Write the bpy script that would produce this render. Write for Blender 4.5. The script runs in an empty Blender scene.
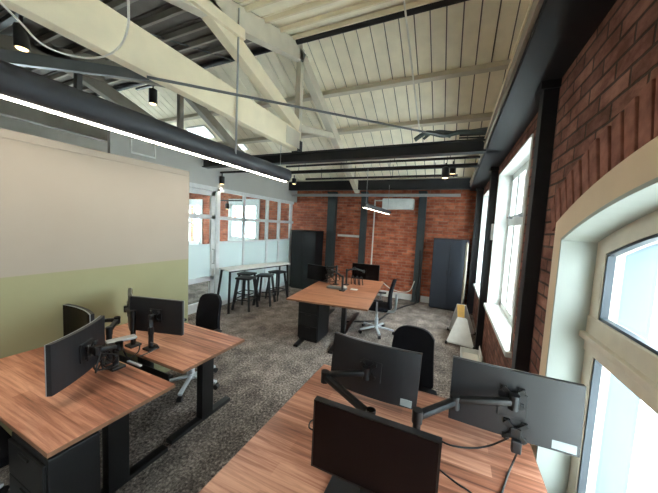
import bpy, bmesh, math, random
from mathutils import Vector, Matrix
random.seed(7)
PI = math.pi
sc = bpy.context.scene
col = sc.collection
R = math.radians
# ------------------------------------------------------------------ camera
CX, CY = 329.0, 246.5
H = 1.85
def _cam():
    a = Vector((453 - CX, 232 - CY)); b = Vector((-280 - CX, 195 - CY))
    f = math.sqrt(-(a.dot(b)))
    Y = Vector((a.x, -a.y, -f)).normalized()
    X = -Vector((b.x, -b.y, -f)).normalized()
    X = (X - Y * X.dot(Y)).normalized()
    Z = X.cross(Y)
    return f, Matrix((X, Y, Z))
F, RM = _cam()
cd = bpy.data.cameras.new('camera'); cam = bpy.data.objects.new('camera', cd); col.objects.link(cam)
cd.sensor_width = 36; cd.lens = F / 658 * 36; cd.clip_start = .02; cd.clip_end = 200
M4 = RM.to_4x4(); M4.translation = Vector((0, 0, H)); cam.matrix_world = M4
sc.camera = cam
def at(x, y, ax, v):
    """the world point seen at pixel (x, y) of the photograph on the plane axis ax = v"""
    d = RM @ Vector((x - CX, -(y - CY), -F)); c = Vector((0, 0, H))
    return c + d * ((v - c[ax]) / d[ax])

# ------------------------------------------------------------------ materials
def s2l(c):
    return tuple(((v / 255) / 12.92 if v / 255 <= .04045 else ((v / 255 + .055) / 1.055) ** 2.4) for v in c) + (1,)
def newmat(name):
    m = bpy.data.materials.new(name); m.use_nodes = True
    nt = m.node_tree; b = nt.nodes['Principled BSDF']
    return m, nt, b
def N(nt, t, **k):
    n = nt.nodes.new(t)
    for a, v in k.items(): setattr(n, a, v)
    return n
def plain(name, rgb, rough=.5, metal=0, var=.06, scale=12, spec=.5, bump=0):
    m, nt, b = newmat(name)
    tc = N(nt, 'ShaderNodeTexCoord'); no = N(nt, 'ShaderNodeTexNoise'); no.inputs['Scale'].default_value = scale
    no.inputs['Detail'].default_value = 4
    nt.links.new(tc.outputs['Object'], no.inputs['Vector'])
    r = N(nt, 'ShaderNodeValToRGB'); c = s2l(rgb)
    r.color_ramp.elements[0].color = tuple(v * (1 - var) for v in c[:3]) + (1,)
    r.color_ramp.elements[1].color = tuple(min(1, v * (1 + var)) for v in c[:3]) + (1,)
    r.color_ramp.elements[0].position = .3; r.color_ramp.elements[1].position = .7
    nt.links.new(no.outputs['Fac'], r.inputs['Fac']); nt.links.new(r.outputs['Color'], b.inputs['Base Color'])
    b.inputs['Roughness'].default_value = rough; b.inputs['Metallic'].default_value = metal
    b.inputs['Specular IOR Level'].default_value = spec
    if bump:
        bp = N(nt, 'ShaderNodeBump'); bp.inputs['Strength'].default_value = bump; bp.inputs['Distance'].default_value = .01
        nt.links.new(no.outputs['Fac'], bp.inputs['Height']); nt.links.new(bp.outputs['Normal'], b.inputs['Normal'])
    return m
def emit(name, rgb, s):
    m, nt, b = newmat(name)
    b.inputs['Base Color'].default_value = s2l(rgb); b.inputs['Emission Color'].default_value = s2l(rgb)
    b.inputs['Emission Strength'].default_value = s
    return m
def brick(name, axis, c1, c2, mort, dark):
    m, nt, b = newmat(name)
    tc = N(nt, 'ShaderNodeTexCoord'); sx = N(nt, 'ShaderNodeSeparateXYZ'); cb = N(nt, 'ShaderNodeCombineXYZ')
    L = nt.links.new
    L(tc.outputs['Object'], sx.inputs[0]); L(sx.outputs['X' if axis == 'x' else 'Y'], cb.inputs[0]); L(sx.outputs['Z'], cb.inputs[1])
    wn = N(nt, 'ShaderNodeTexNoise'); wn.inputs['Scale'].default_value = 9; wn.inputs['Detail'].default_value = 3
    L(cb.outputs[0], wn.inputs['Vector'])
    vm = N(nt, 'ShaderNodeVectorMath', operation='MULTIPLY_ADD'); vm.inputs[1].default_value = (.014, .012, 0); L(wn.outputs['Color'], vm.inputs[0]); L(cb.outputs[0], vm.inputs[2])
    bt = N(nt, 'ShaderNodeTexBrick'); bt.inputs['Scale'].default_value = 1; bt.inputs['Brick Width'].default_value = .235
    bt.inputs['Row Height'].default_value = .078; bt.inputs['Mortar Size'].default_value = .008; bt.inputs['Mortar Smooth'].default_value = .35
    bt.inputs['Bias'].default_value = .0
    bt.inputs['Color1'].default_value = s2l(c1); bt.inputs['Color2'].default_value = s2l(c2); bt.inputs['Mortar'].default_value = s2l(mort)
    L(vm.outputs[0], bt.inputs['Vector'])
    n2 = N(nt, 'ShaderNodeTexNoise'); n2.inputs['Scale'].default_value = 3.2; n2.inputs['Detail'].default_value = 8; n2.inputs['Roughness'].default_value = .7
    mp = N(nt, 'ShaderNodeMapping'); mp.inputs['Scale'].default_value = (1.3, 2.0, 1); L(cb.outputs[0], mp.inputs[0]); L(mp.outputs[0], n2.inputs['Vector'])
    rp = N(nt, 'ShaderNodeValToRGB'); rp.color_ramp.elements[0].position = .40; rp.color_ramp.elements[1].position = .62
    L(n2.outputs['Fac'], rp.inputs['Fac'])
    mx = N(nt, 'ShaderNodeMix', data_type='RGBA'); L(rp.outputs['Color'], mx.inputs[0])
    mm = N(nt, 'ShaderNodeMix', data_type='RGBA', blend_type='MULTIPLY'); mm.inputs[0].default_value = .85
    L(bt.outputs['Color'], mm.inputs[6]); mm.inputs[7].default_value = s2l(dark)
    L(mm.outputs[2], mx.inputs[6]); L(bt.outputs['Color'], mx.inputs[7]); L(mx.outputs[2], b.inputs['Base Color'])
    b.inputs['Roughness'].default_value = .82; b.inputs['Specular IOR Level'].default_value = .25
    bp = N(nt, 'ShaderNodeBump'); bp.inputs['Strength'].default_value = .8; bp.inputs['Distance'].default_value = .012; bp.invert = True
    ad = N(nt, 'ShaderNodeMath', operation='MULTIPLY_ADD'); ad.inputs[1].default_value = -.6; L(n2.outputs['Fac'], ad.inputs[0]); L(bt.outputs['Fac'], ad.inputs[2])
    L(ad.outputs[0], bp.inputs['Height']); L(bp.outputs['Normal'], b.inputs['Normal'])
    return m
def wood(name, dark, mid, light, rough=.35, gx=(1.2, 26, 26)):
    m, nt, b = newmat(name); L = nt.links.new
    tc = N(nt, 'ShaderNodeTexCoord'); mp = N(nt, 'ShaderNodeMapping'); mp.inputs['Scale'].default_value = gx
    L(tc.outputs['Object'], mp.inputs[0])
    n1 = N(nt, 'ShaderNodeTexNoise'); n1.inputs['Scale'].default_value = 1.3; n1.inputs['Detail'].default_value = 6; n1.inputs['Roughness'].default_value = .68
    n1.inputs['Distortion'].default_value = .6; L(mp.outputs[0], n1.inputs['Vector'])
    # staves: rows across the grain, each row with its own tone
    sx = N(nt, 'ShaderNodeSeparateXYZ'); L(tc.outputs['Object'], sx.inputs[0])
    cb = N(nt, 'ShaderNodeCombineXYZ'); L(sx.outputs['X'], cb.inputs[0]); L(sx.outputs['Y'], cb.inputs[1])
    bt = N(nt, 'ShaderNodeTexBrick'); bt.inputs['Scale'].default_value = 1; bt.inputs['Brick Width'].default_value = .9; bt.inputs['Row Height'].default_value = .075
    bt.inputs['Mortar Size'].default_value = 0; bt.inputs['Color1'].default_value = (.0, .0, .0, 1); bt.inputs['Color2'].default_value = (1, 1, 1, 1)
    L(cb.outputs[0], bt.inputs['Vector'])
    ad = N(nt, 'ShaderNodeMath', operation='MULTIPLY_ADD'); ad.inputs[1].default_value = .22; L(bt.outputs['Color'], ad.inputs[0]); L(n1.outputs['Fac'], ad.inputs[2])
    rp = N(nt, 'ShaderNodeValToRGB'); e = rp.color_ramp.elements
    e[0].position = .36; e[0].color = s2l(dark); e[1].position = .82; e[1].color = s2l(light)
    k = e.new(.58); k.color = s2l(mid)
    L(ad.outputs[0], rp.inputs['Fac']); L(rp.outputs['Color'], b.inputs['Base Color'])
    b.inputs['Roughness'].default_value = rough
    return m
def glass(name, tint=(.93, .97, .97), refl=.12):
    m, nt, b = newmat(name); L = nt.links.new
    nt.nodes.remove(b); out = nt.nodes['Material Output']
    t = N(nt, 'ShaderNodeBsdfTransparent'); t.inputs[0].default_value = tint + (1,)
    g = N(nt, 'ShaderNodeBsdfGlossy'); g.inputs['Roughness'].default_value = .02
    lw = N(nt, 'ShaderNodeLayerWeight'); lw.inputs[0].default_value = .5
    pw = N(nt, 'ShaderNodeMath', operation='POWER'); pw.inputs[1].default_value = 5; L(lw.outputs['Facing'], pw.inputs[0])
    fr = N(nt, 'ShaderNodeMath', operation='MULTIPLY_ADD'); fr.inputs[1].default_value = .9; fr.inputs[2].default_value = .04; L(pw.outputs[0], fr.inputs[0])
    mx = N(nt, 'ShaderNodeMixShader'); L(fr.outputs[0], mx.inputs[0]); L(t.outputs[0], mx.inputs[1]); L(g.outputs[0], mx.inputs[2]); L(mx.outputs[0], out.inputs[0])
    return m
def frosted(name):
    m, nt, b = newmat(name); L = nt.links.new
    out = nt.nodes['Material Output']
    b.inputs['Base Color'].default_value = (.80, .88, .87, 1); b.inputs['Roughness'].default_value = .35
    tr = N(nt, 'ShaderNodeBsdfTranslucent'); tr.inputs[0].default_value = (.8, .9, .9, 1)
    tp = N(nt, 'ShaderNodeBsdfTransparent'); tp.inputs[0].default_value = (.9, .95, .95, 1)
    m1 = N(nt, 'ShaderNodeMixShader'); m1.inputs[0].default_value = .4; L(b.outputs[0], m1.inputs[1]); L(tr.outputs[0], m1.inputs[2])
    m2 = N(nt, 'ShaderNodeMixShader'); m2.inputs[0].default_value = .12; L(m1.outputs[0], m2.inputs[1]); L(tp.outputs[0], m2.inputs[2])
    L(m2.outputs[0], out.inputs[0]); return m
def carpet():
    m, nt, b = newmat('carpet'); L = nt.links.new
    tc = N(nt, 'ShaderNodeTexCoord')
    mp = N(nt, 'ShaderNodeMapping'); mp.inputs['Scale'].default_value = (1, .85, 1); L(tc.outputs['Object'], mp.inputs[0])
    n1 = N(nt, 'ShaderNodeTexNoise'); n1.inputs['Scale'].default_value = 46; n1.inputs['Detail'].default_value = 5; n1.inputs['Roughness'].default_value = .75; L(mp.outputs[0], n1.inputs['Vector'])
    n2 = N(nt, 'ShaderNodeTexNoise'); n2.inputs['Scale'].default_value = 5; n2.inputs['Detail'].default_value = 5; L(mp.outputs[0], n2.inputs['Vector'])
    bt = N(nt, 'ShaderNodeTexBrick'); bt.inputs['Scale'].default_value = 1; bt.inputs['Brick Width'].default_value = .5; bt.inputs['Row Height'].default_value = .5
    bt.inputs['Mortar Size'].default_value = 0; bt.inputs['Color1'].default_value = (0, 0, 0, 1); bt.inputs['Color2'].default_value = (1, 1, 1, 1); L(tc.outputs['Object'], bt.inputs['Vector'])
    a1 = N(nt, 'ShaderNodeMath', operation='MULTIPLY_ADD'); a1.inputs[1].default_value = .35; L(n2.outputs['Fac'], a1.inputs[0]); L(n1.outputs['Fac'], a1.inputs[2])
    a2 = N(nt, 'ShaderNodeMath', operation='MULTIPLY_ADD'); a2.inputs[1].default_value = .05; L(bt.outputs['Color'], a2.inputs[0]); L(a1.outputs[0], a2.inputs[2])
    rp = N(nt, 'ShaderNodeValToRGB'); e = rp.color_ramp.elements
    e[0].position = .52; e[0].color = s2l((44, 40, 38)); e[1].position = .86; e[1].color = s2l((180, 168, 158))
    k = e.new(.70); k.color = s2l((114, 105, 98))
    L(a2.outputs[0], rp.inputs['Fac']); L(rp.outputs['Color'], b.inputs['Base Color'])
    b.inputs['Roughness'].default_value = .95; b.inputs['Specular IOR Level'].default_value = .1
    bp = N(nt, 'ShaderNodeBump'); bp.inputs['Strength'].default_value = .6; bp.inputs['Distance'].default_value = .008; L(n1.outputs['Fac'], bp.inputs['Height']); L(bp.outputs['Normal'], b.inputs['Normal'])
    return m
def boards(name, rgb, var=.1):
    return plain(name, rgb, .75, 0, var, 5, .2, .15)

MT = dict(
    carpet=carpet(),
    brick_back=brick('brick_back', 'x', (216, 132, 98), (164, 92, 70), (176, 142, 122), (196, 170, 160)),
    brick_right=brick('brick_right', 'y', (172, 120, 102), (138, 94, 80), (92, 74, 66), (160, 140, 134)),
    brick_old=plain('voussoir_brick', (146, 98, 84), .85, 0, .35, 14, .2, .6),
    white=plain('white_paint', (226, 228, 224), .5),
    frame_grey=plain('frame_grey_paint', (226, 229, 230), .45),
    cream_wall=plain('cream_wall', (153, 143, 130), .8, 0, .02, 3),
    green_wall=plain('green_wall', (142, 140, 106), .8, 0, .03, 3),
    plaster=plain('plaster', (190, 190, 186), .85, 0, .04, 3),
    fascia=plain('fascia_paint', (140, 130, 116), .7), tan2=plain('window_frame_cream', (216, 206, 188), .5), post_dark=plain('hoop', (150, 142, 124), .5),
    tan=plain('tan_trim', (230, 204, 172), .6, 0, .04, 4),
    reveal=plain('reveal_paint', (172, 179, 172), .6, 0, .03, 4),
    pale_blue=plain('outer_reveal', (96, 110, 118), .6, 0, .03, 4),
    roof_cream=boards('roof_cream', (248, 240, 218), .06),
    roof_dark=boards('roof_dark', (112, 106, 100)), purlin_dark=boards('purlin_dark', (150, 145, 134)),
    timber=boards('timber_cream', (232, 220, 192), .05),
    timber_grey=boards('timber_grey', (206, 199, 182), .06),
    black=plain('black_metal', (14, 15, 16), .42, 0, .1, 6),
    black_beam=plain('dark_steel', (21, 24, 30), .5, 0, .12, 4, .5),
    grey_steel=plain('grey_steel', (92, 96, 96), .5, 0, .1, 6),
    steel_teal=plain('teal_grey_steel', (52, 62, 64), .5, 0, .15, 6),
    tube=plain('lamp_housing', (50, 52, 56), .55, 0, .03, 6),
    led=emit('led', (255, 244, 226), 22),
    led2=emit('led_small', (255, 240, 214), 9),
    lens=emit('spot_lens', (255, 226, 170), 2.2),
    walnut=wood('walnut', (98, 58, 42), (160, 104, 80), (208, 154, 126)),
    walnut2=wood('walnut_far', (128, 80, 58), (162, 106, 76), (188, 132, 100)),
    edge=plain('desk_edge', (128, 90, 66), .5),
    mon=plain('monitor_back', (24, 25, 28), .42, 0, .05, 8),
    screen=plain('screen_glass', (12, 8, 10), .2, 0, .03, 4, .18),
    bezel=plain('bezel', (12, 12, 14), .35),
    silver=plain('silver_plastic', (172, 176, 178), .35, .5, .03, 6),
    chrome=plain('pale_grey_plastic', (196, 202, 206), .35, .1, .02, 6),
    fabric=plain('black_fabric', (20, 20, 24), .92, 0, .25, 160, .15, .2),
    cabinet=plain('cabinet_blue_grey', (38, 44, 54), .5, 0, .04, 3),
    cabinet_dark=plain('cabinet_black', (15, 16, 18), .5, 0, .05, 3),
    glass=glass('clear_glass'), frost=frosted('frosted_film'),
    sticker=plain('sticker', (150, 160, 160), .5), yellow=plain('yellow_panel', (222, 178, 96), .5, 0, .12, 8),
    cable_b=plain('cable_black', (24, 22, 22), .5), cable_w=plain('cable_white', (225, 222, 212), .5), cable_g=plain('cable_grey', (110, 112, 110), .5),
    hose=plain('teal_hose', (62, 74, 74), .5, 0, .2, 10),
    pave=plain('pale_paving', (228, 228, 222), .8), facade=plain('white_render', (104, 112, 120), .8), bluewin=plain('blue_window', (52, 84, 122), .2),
    teal=plain('teal_canvas', (30, 74, 84), .7), gasket=plain('gasket_dark', (62, 72, 80), .5),
)

# ------------------------------------------------------------------ mesh helpers
def BM(): return bmesh.new()
def box(bm, a, b, bev=0, mat=None):
    """axis aligned box between corners a and b"""
    a = Vector(a); b = Vector(b)
    r = bmesh.ops.create_cube(bm, size=1)
    vs = r['verts']; c = (a + b) / 2; s = (b - a)
    for v in vs: v.co = Vector((c.x + v.co.x * s.x, c.y + v.co.y * s.y, c.z + v.co.z * s.z))
    if bev:
        es = list({e for v in vs for e in v.link_edges})
        bv = bmesh.ops.bevel(bm, geom=es, offset=bev, segments=2, profile=.5, affect='EDGES')
        vs = [v for v in bv['verts']] + [v for v in vs if v.is_valid]
        vs = list(set(vs))
    if mat is not None:
        for v in vs: v.co = mat @ v.co
    return vs
def bar(bm, p, q, w, h, up=(0, 0, 1), bev=0):
    """rectangular bar from p to q, w sideways and h along up"""
    p = Vector(p); q = Vector(q); d = q - p; L = d.length; d.normalize()
    u = Vector(up); s = d.cross(u)
    if s.length < 1e-4: s = d.cross(Vector((1, 0, 0)))
    s.normalize(); u = s.cross(d)
    m = Matrix((d, s, u)).transposed().to_4x4(); m.translation = (p + q) / 2
    return box(bm, (-L / 2, -w / 2, -h / 2), (L / 2, w / 2, h / 2), bev, m)
def tube(bm, pts, r, n=10, caps=True, r2=None):
    pts = [Vector(p) for p in pts]; rings = []
    ref = Vector((0, 0, 1))
    for i, p in enumerate(pts):
        t = (pts[min(i + 1, len(pts) - 1)] - pts[max(i - 1, 0)]).normalized()
        if i == 0:
            if abs(t.dot(ref)) > .95: ref = Vector((1, 0, 0))
            a = t.cross(ref).normalized()
        else:
            a = (a - t * a.dot(t)).normalized()
        b = t.cross(a)
        rr = r if r2 is None else r + (r2 - r) * i / (len(pts) - 1)
        rings.append([bm.verts.new(p + (a * math.cos(2 * PI * k / n) + b * math.sin(2 * PI * k / n)) * rr) for k in range(n)])
    for i in range(len(rings) - 1):
        for k in range(n):
            bm.faces.new((rings[i][k], rings[i][(k + 1) % n], rings[i + 1][(k + 1) % n], rings[i + 1][k]))
    if caps:
        bm.faces.new(rings[0][::-1]); bm.faces.new(rings[-1])
def lathe(bm, prof, c, n=20):
    """profile of (radius, z) about the vertical through c"""
    rings = []
    for r, z in prof:
        rings.append([bm.verts.new((c[0] + r * math.cos(2 * PI * k / n), c[1] + r * math.sin(2 * PI * k / n), c[2] + z)) for k in range(n)])
    for i in range(len(rings) - 1):
        for k in range(n): bm.faces.new((rings[i][k], rings[i][(k + 1) % n], rings[i + 1][(k + 1) % n], rings[i + 1][k]))
    bm.faces.new(rings[0][::-1]); bm.faces.new(rings[-1])
def prism(bm, poly, ax, v0, v1):
    """extrude a polygon (in the two other axes) from v0 to v1 along axis ax"""
    def mk(p, v):
        c = [0, 0, 0]; o = [i for i in range(3) if i != ax]; c[o[0]], c[o[1]] = p; c[ax] = v; return bm.verts.new(c)
    A = [mk(p, v0) for p in poly]; B = [mk(p, v1) for p in poly]
    bm.faces.new(A[::-1]); bm.faces.new(B)
    for i in range(len(A)): bm.faces.new((A[i], A[(i + 1) % len(A)], B[(i + 1) % len(A)], B[i]))
def curvepts(ps, k=6):
    """Catmull-Rom through ps"""
    ps = [Vector(p) for p in ps]; o = []
    for i in range(len(ps) - 1):
        p0 = ps[max(i - 1, 0)]; p1 = ps[i]; p2 = ps[i + 1]; p3 = ps[min(i + 2, len(ps) - 1)]
        for j in range(k):
            t = j / k
            o.append(.5 * ((2 * p1) + (p2 - p0) * t + (2 * p0 - 5 * p1 + 4 * p2 - p3) * t * t + (3 * p1 - p0 - 3 * p2 + p3) * t ** 3))
    return o + [ps[-1]]
SMOOTH = set()
def obj(name, bm, mat, parent=None, smooth=False, origin=None):
    bmesh.ops.recalc_face_normals(bm, faces=bm.faces)
    org = Vector((0, 0, 0))
    if parent is not None and parent.get('_o') is not None: org = Vector(parent['_o'])
    elif parent is None and origin is not None:
        if origin == 'base':
            xs = [v.co for v in bm.verts]
            org = Vector(((min(c.x for c in xs) + max(c.x for c in xs)) / 2, (min(c.y for c in xs) + max(c.y for c in xs)) / 2, min(c.z for c in xs)))
        else: org = Vector(origin)
    if org.length: bmesh.ops.translate(bm, verts=bm.verts, vec=-org)
    me = bpy.data.meshes.new(name); bm.to_mesh(me); bm.free()
    me.materials.append(MT[mat] if isinstance(mat, str) else mat)
    if smooth:
        for p in me.polygons: p.use_smooth = True
        try: me.set_sharp_from_angle(angle=R(38))
        except Exception: pass
    o = bpy.data.objects.new(name, me); col.objects.link(o)
    if parent is not None: o.parent = parent; o['_o'] = tuple(org)
    else: o.location = org; o['_o'] = tuple(org)
    return o
def struct(name, bm, mat, smooth=False, parent=None):
    o = obj(name, bm, mat, parent, smooth)
    if parent is None: o['kind'] = 'structure'
    return o
def tag(o, label, cat, group=None):
    o['label'] = label; o['category'] = cat
    if group: o['group'] = group
    return o
def thing(name, label, cat, loc=(0, 0, 0), group=None):
    o = bpy.data.objects.new(name, None); col.objects.link(o); o.empty_display_size = .1
    o.location = loc; o['_o'] = tuple(loc)
    return tag(o, label, cat, group)
def solo(name, bm, mat, label, cat, group=None, smooth=False):
    return tag(obj(name, bm, mat, None, smooth, 'base'), label, cat, group)
def dup(root, loc, rz, label, group=None):
    r = root.copy(); col.objects.link(r); r.location = loc; r.rotation_euler = (0, 0, rz); r['label'] = label
    if group: r['group'] = group
    for ch in list(root.children):
        c = ch.copy(); col.objects.link(c); c.parent = r
        for g in list(ch.children):
            d = g.copy(); col.objects.link(d); d.parent = c
    return r

# ------------------------------------------------------------------ setting
XR, XL, YB, YF = .55, -9.6, 7.4, -3.2
XO = .87                                  # outer face of the right wall
ZE, RY, RZ = 2.88, 3.92, 4.70             # eaves, ridge
KS = (RZ - ZE) / (YB - RY)
def zr(y): return ZE + KS * (YB - y) if y >= RY else RZ - .30 * (RY - y)
bm = BM(); box(bm, (XL, YF, -.1), (XR + .1, YB, 0)); struct('floor', bm, 'carpet')
# back wall (brick) with two windows of the neighbouring room
WB = [(-7.18, -5.99, 1.22, 2.47), (-9.35, -8.62, .9, 2.45)]
bm = BM()
xs = [XL - .2, WB[1][0], WB[1][1], WB[0][0], WB[0][1], XR + .32]
for i in range(5):
    a, b = xs[i], xs[i + 1]
    if i in (0, 2, 4): box(bm, (a, YB, 0), (b, YB + .3, 3.1))
    else:
        w = WB[1] if i == 1 else WB[0]
        box(bm, (a, YB, 0), (b, YB + .3, w[2])); box(bm, (a, YB, w[3]), (b, YB + .3, 3.1))
struct('wall_back', bm, 'brick_back')
def casement(name, ax, x0, x1, z0, z1, d0, d1, bars_v, bars_h, gl, fw=.07, mat='white', gm='glass', skin=None):
    """window in the plane of a wall: frame with bars, glass; ax is the axis across the wall"""
    def P(a, z, d): return (a, d, z) if ax == 1 else (d, a, z)
    b = BM()
    box(b, P(x0, z0, d0), P(x0 + fw, z1, d1), .006); box(b, P(x1 - fw, z0, d0), P(x1, z1, d1), .006)
    box(b, P(x0, z0, d0), P(x1, z0 + fw, d1), .006); box(b, P(x0, z1 - fw, d0), P(x1, z1, d1), .006)
    for v, w in bars_v: box(b, P(v - w / 2, z0, d0 + .004), P(v + w / 2, z1, d1 - .004), .004)
    for v, w in bars_h: box(b, P(x0, v - w / 2, d0 - .002), P(x1, v + w / 2, d1 + .002), .004)
    f = struct(name, b, mat)
    g = BM(); box(g, P(x0 + .01, z0 + .01, gl - .003), P(x1 - .01, z1 - .01, gl + .003)); obj('window_glass', g, gm, f)
    return f
for i, w in enumerate(WB):
    mid = (w[0] + w[1]) / 2
    f = casement('window_%d' % (i + 5), 1, w[0], w[1], w[2], w[3], YB - .02, YB + .06, [(mid, .09)], [(w[2] + (w[3] - w[2]) * .52, .08)], YB + .03, .09)
    b = BM()
    for (x0, x1, z0, z1) in ((w[0] - .08, w[0], w[2] - .08, w[3] + .14), (w[1], w[1] + .08, w[2] - .08, w[3] + .14), (w[0], w[1], w[3], w[3] + .14), (w[0], w[1], w[2] - .08, w[2])):
        box(b, (x0, YB - .035, z0), (x1, YB - .001, z1), .004)
    obj('architrave', b, 'white', f)
# right wall with an arched window and three casements
AC, AI, AR, AZ = .70, 1.09, 2.86, 2.06    # arch: centre, half width, radius, apex
def arcz(y, r=AR, apex=AZ): return apex - r + math.sqrt(max(r * r - (y - AC) ** 2, 0))
SILL = .42
W2 = (2.82, 4.62, .80, 2.70); W3 = (5.15, 6.75, .72, 2.66); W0 = (-2.75, -1.15, .8, 2.6)
ZT = 3.0
bm = BM()
ys = [YF, W0[0], W0[1], AC - AI, AC + AI, W2[0], W2[1], W3[0], W3[1], YB]
for i in range(9):
    a, b = ys[i], ys[i + 1]
    if i % 2 == 0: box(bm, (XR, a, 0), (XO, b, ZT))
    elif i == 3:
        box(bm, (XR, a, 0), (XO, b, SILL))
        n = 20; poly = [(a + (b - a) * k / n, arcz(a + (b - a) * k / n)) for k in range(n + 1)] + [(b, ZT), (a, ZT)]
        prism(bm, poly, 0, XR, XO)
    else:
        w = {1: W0, 5: W2, 7: W3}[i]
        box(bm, (XR, a, 0), (XO, b, w[2])); box(bm, (XR, a, w[3]), (XO, b, ZT))
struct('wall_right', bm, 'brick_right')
# brick voussoirs over the arch
bm = BM(); n = 34; ro = AR + .135
for k in range(n):
    t = (k + .5) / n * 2 - 1; ang = t * .47
    cy, cz = AC + math.sin(ang) * (ro + .115), AZ - AR + math.cos(ang) * (ro + .115)
    m = Matrix.Translation((XR - .004 - random.random() * .006, cy, cz)) @ Matrix.Rotation(-ang, 4, 'X')
    box(bm, (-.006, -.033, -.105), (.02, .033, .105), .004, m)
struct('trim_1', bm, 'brick_old')
# tan surround of the arched window
bm = BM(); n = 30; oh = AI + .13
def arco(y): return arcz(y, AR + .13, AZ + .13)
outer = [(AC - oh, SILL)] + [(AC - oh + 2 * oh * k / n, arco(AC - oh + 2 * oh * k / n)) for k in range(n + 1)] + [(AC + oh, SILL)]
inner = [(AC - AI, SILL)] + [(AC - AI + 2 * AI * k / n, arcz(AC - AI + 2 * AI * k / n)) for k in range(n + 1)] + [(AC + AI, SILL)]
def ringprism(bm, outer, inner, x0, x1):
    A = [[bm.verts.new((x, p[0], p[1])) for p in L] for x in (x0, x1) for L in (outer, inner)]
    for i in range(len(outer) - 1):
        for (q, r) in ((A[0], A[1]), (A[2], A[3]), (A[0], A[2]), (A[1], A[3])):
            bm.faces.new((q[i], q[i + 1], r[i + 1], r[i]))
    for i in (0, -1): bm.faces.new((A[0][i], A[1][i], A[3][i], A[2][i]))
ringprism(bm, outer, inner, XR - .03, XR)
struct('trim_2', bm, 'tan')
# white bead along the inner edge of the surround
bm = BM(); i1 = [(p[0], p[1]) for p in inner]
i2 = [(AC - AI + .015, SILL)] + [(AC - (AI - .015) + 2 * (AI - .015) * k / n, arcz(AC - (AI - .015) + 2 * (AI - .015) * k / n) - .016) for k in range(n + 1)] + [(AC + AI - .015, SILL)]
ringprism(bm, i1, i2, XR - .038, XR + .12); struct('trim_3', bm, 'reveal')
# the arched window: frame, transom, glass
XW = .655
def scaled(d): return [(AC - AI + d, SILL)] + [(AC - (AI - d) + 2 * (AI - d) * k / n, arcz(AC - (AI - d) + 2 * (AI - d) * k / n) - d) for k in range(n + 1)] + [(AC + AI - d, SILL)]
bm = BM(); ringprism(bm, scaled(.0), scaled(.10), XW, XW + .07)
box(bm, (XW - .03, AC - AI + .01, 1.355), (XW + .07, AC + AI - .01, 1.385), .004)
box(bm, (XW - .006, AC - AI + .01, 1.29), (XW + .066, AC + AI - .01, 1.47), .006)
box(bm, (XW - .004, AC - AI + .01, SILL), (XW + .067, AC + AI - .01, SILL + .11), .006)
for v in (AC - .38, AC + .30): box(bm, (XW - .003, v - .045, SILL), (XW + .068, v + .045, arcz(v) - .05), .004)
f = struct('window_1', bm, 'tan2')
g = BM(); poly = [p for p in scaled(.05)]; prism(g, poly, 0, XW + .035, XW + .041); obj('window_glass', g, 'glass', f)
def arcpts(dd): return [(AC - AI + dd, 1.47)] + [(AC - (AI - dd) + 2 * (AI - dd) * k / n, arcz(AC - (AI - dd) + 2 * (AI - dd) * k / n) - dd) for k in range(n + 1)] + [(AC + AI - dd, 1.47)]
g = BM(); ringprism(g, arcpts(.10), arcpts(.113), XW + .005, XW + .034)
box(g, (XW + .005, AC - AI + .10, 1.47), (XW + .034, AC + AI - .10, 1.483))
obj('gasket', g, 'gasket', f)
g = BM()
box(g, (XW + .005, AC + AI - .113, SILL + .11), (XW + .034, AC + AI - .10, 1.29)); box(g, (XW + .005, AC - AI + .10, SILL + .11), (XW + .034, AC - AI + .113, 1.29))
obj('gasket', g, 'gasket', f)
bm = BM(); box(bm, (XR - .06, AC - AI - .12, SILL - .04), (XW + .01, AC + AI + .12, SILL), .008); obj('window_sill', bm, 'reveal', f)
g = BM(); ringprism(g, [(p[0] , p[1]) for p in scaled(.0)], [(p[0], p[1]) for p in scaled(.014)], XW + .07, XO + .01); obj('outer_reveal', g, 'pale_blue', f)
# casement windows further along
def side_window(i, w, mull):
    d0, d1 = .70, .76
    f = casement('window_%d' % i, 0, w[0] + .015, w[1] - .015, w[2] + .02, w[3] - .015, d0, d1, mull, [(2.03, .12)], d0 + .03, .085)
    b = BM()
    box(b, (XR - .012, w[0], w[2]), (d0, w[0] + .016, w[3])); box(b, (XR - .012, w[1] - .016, w[2]), (d0, w[1], w[3])); box(b, (XR - .012, w[0], w[3] - .016), (d0, w[1], w[3]))
    obj('reveal_lining', b, 'white', f)
    b = BM(); box(b, (XR - .05, w[0] - .03, w[2] - .03), (d0 + .01, w[1] + .03, w[2] + .022), .008); obj('window_sill', b, 'white', f)
    b = BM(); box(b, (d0 - .03, w[0] + .1, 2.075), (d0 - .012, w[1] - .1, 2.095))
    for y in (w[0] + .3, (w[0] + w[1]) / 2, w[1] - .3): box(b, (d0 - .035, y - .02, 2.06), (d0, y + .02, 2.10), .003)
    obj('window_stay', b, 'silver', f)
side_window(2, W2, [(W2[0] + .48, .09), (W2[0] + .92, .13), (W2[0] + 1.36, .09)])
side_window(3, W3, [(W3[0] + .8, .13)])
side_window(4, W0, [(W0[0] + .8, .13)])
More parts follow.
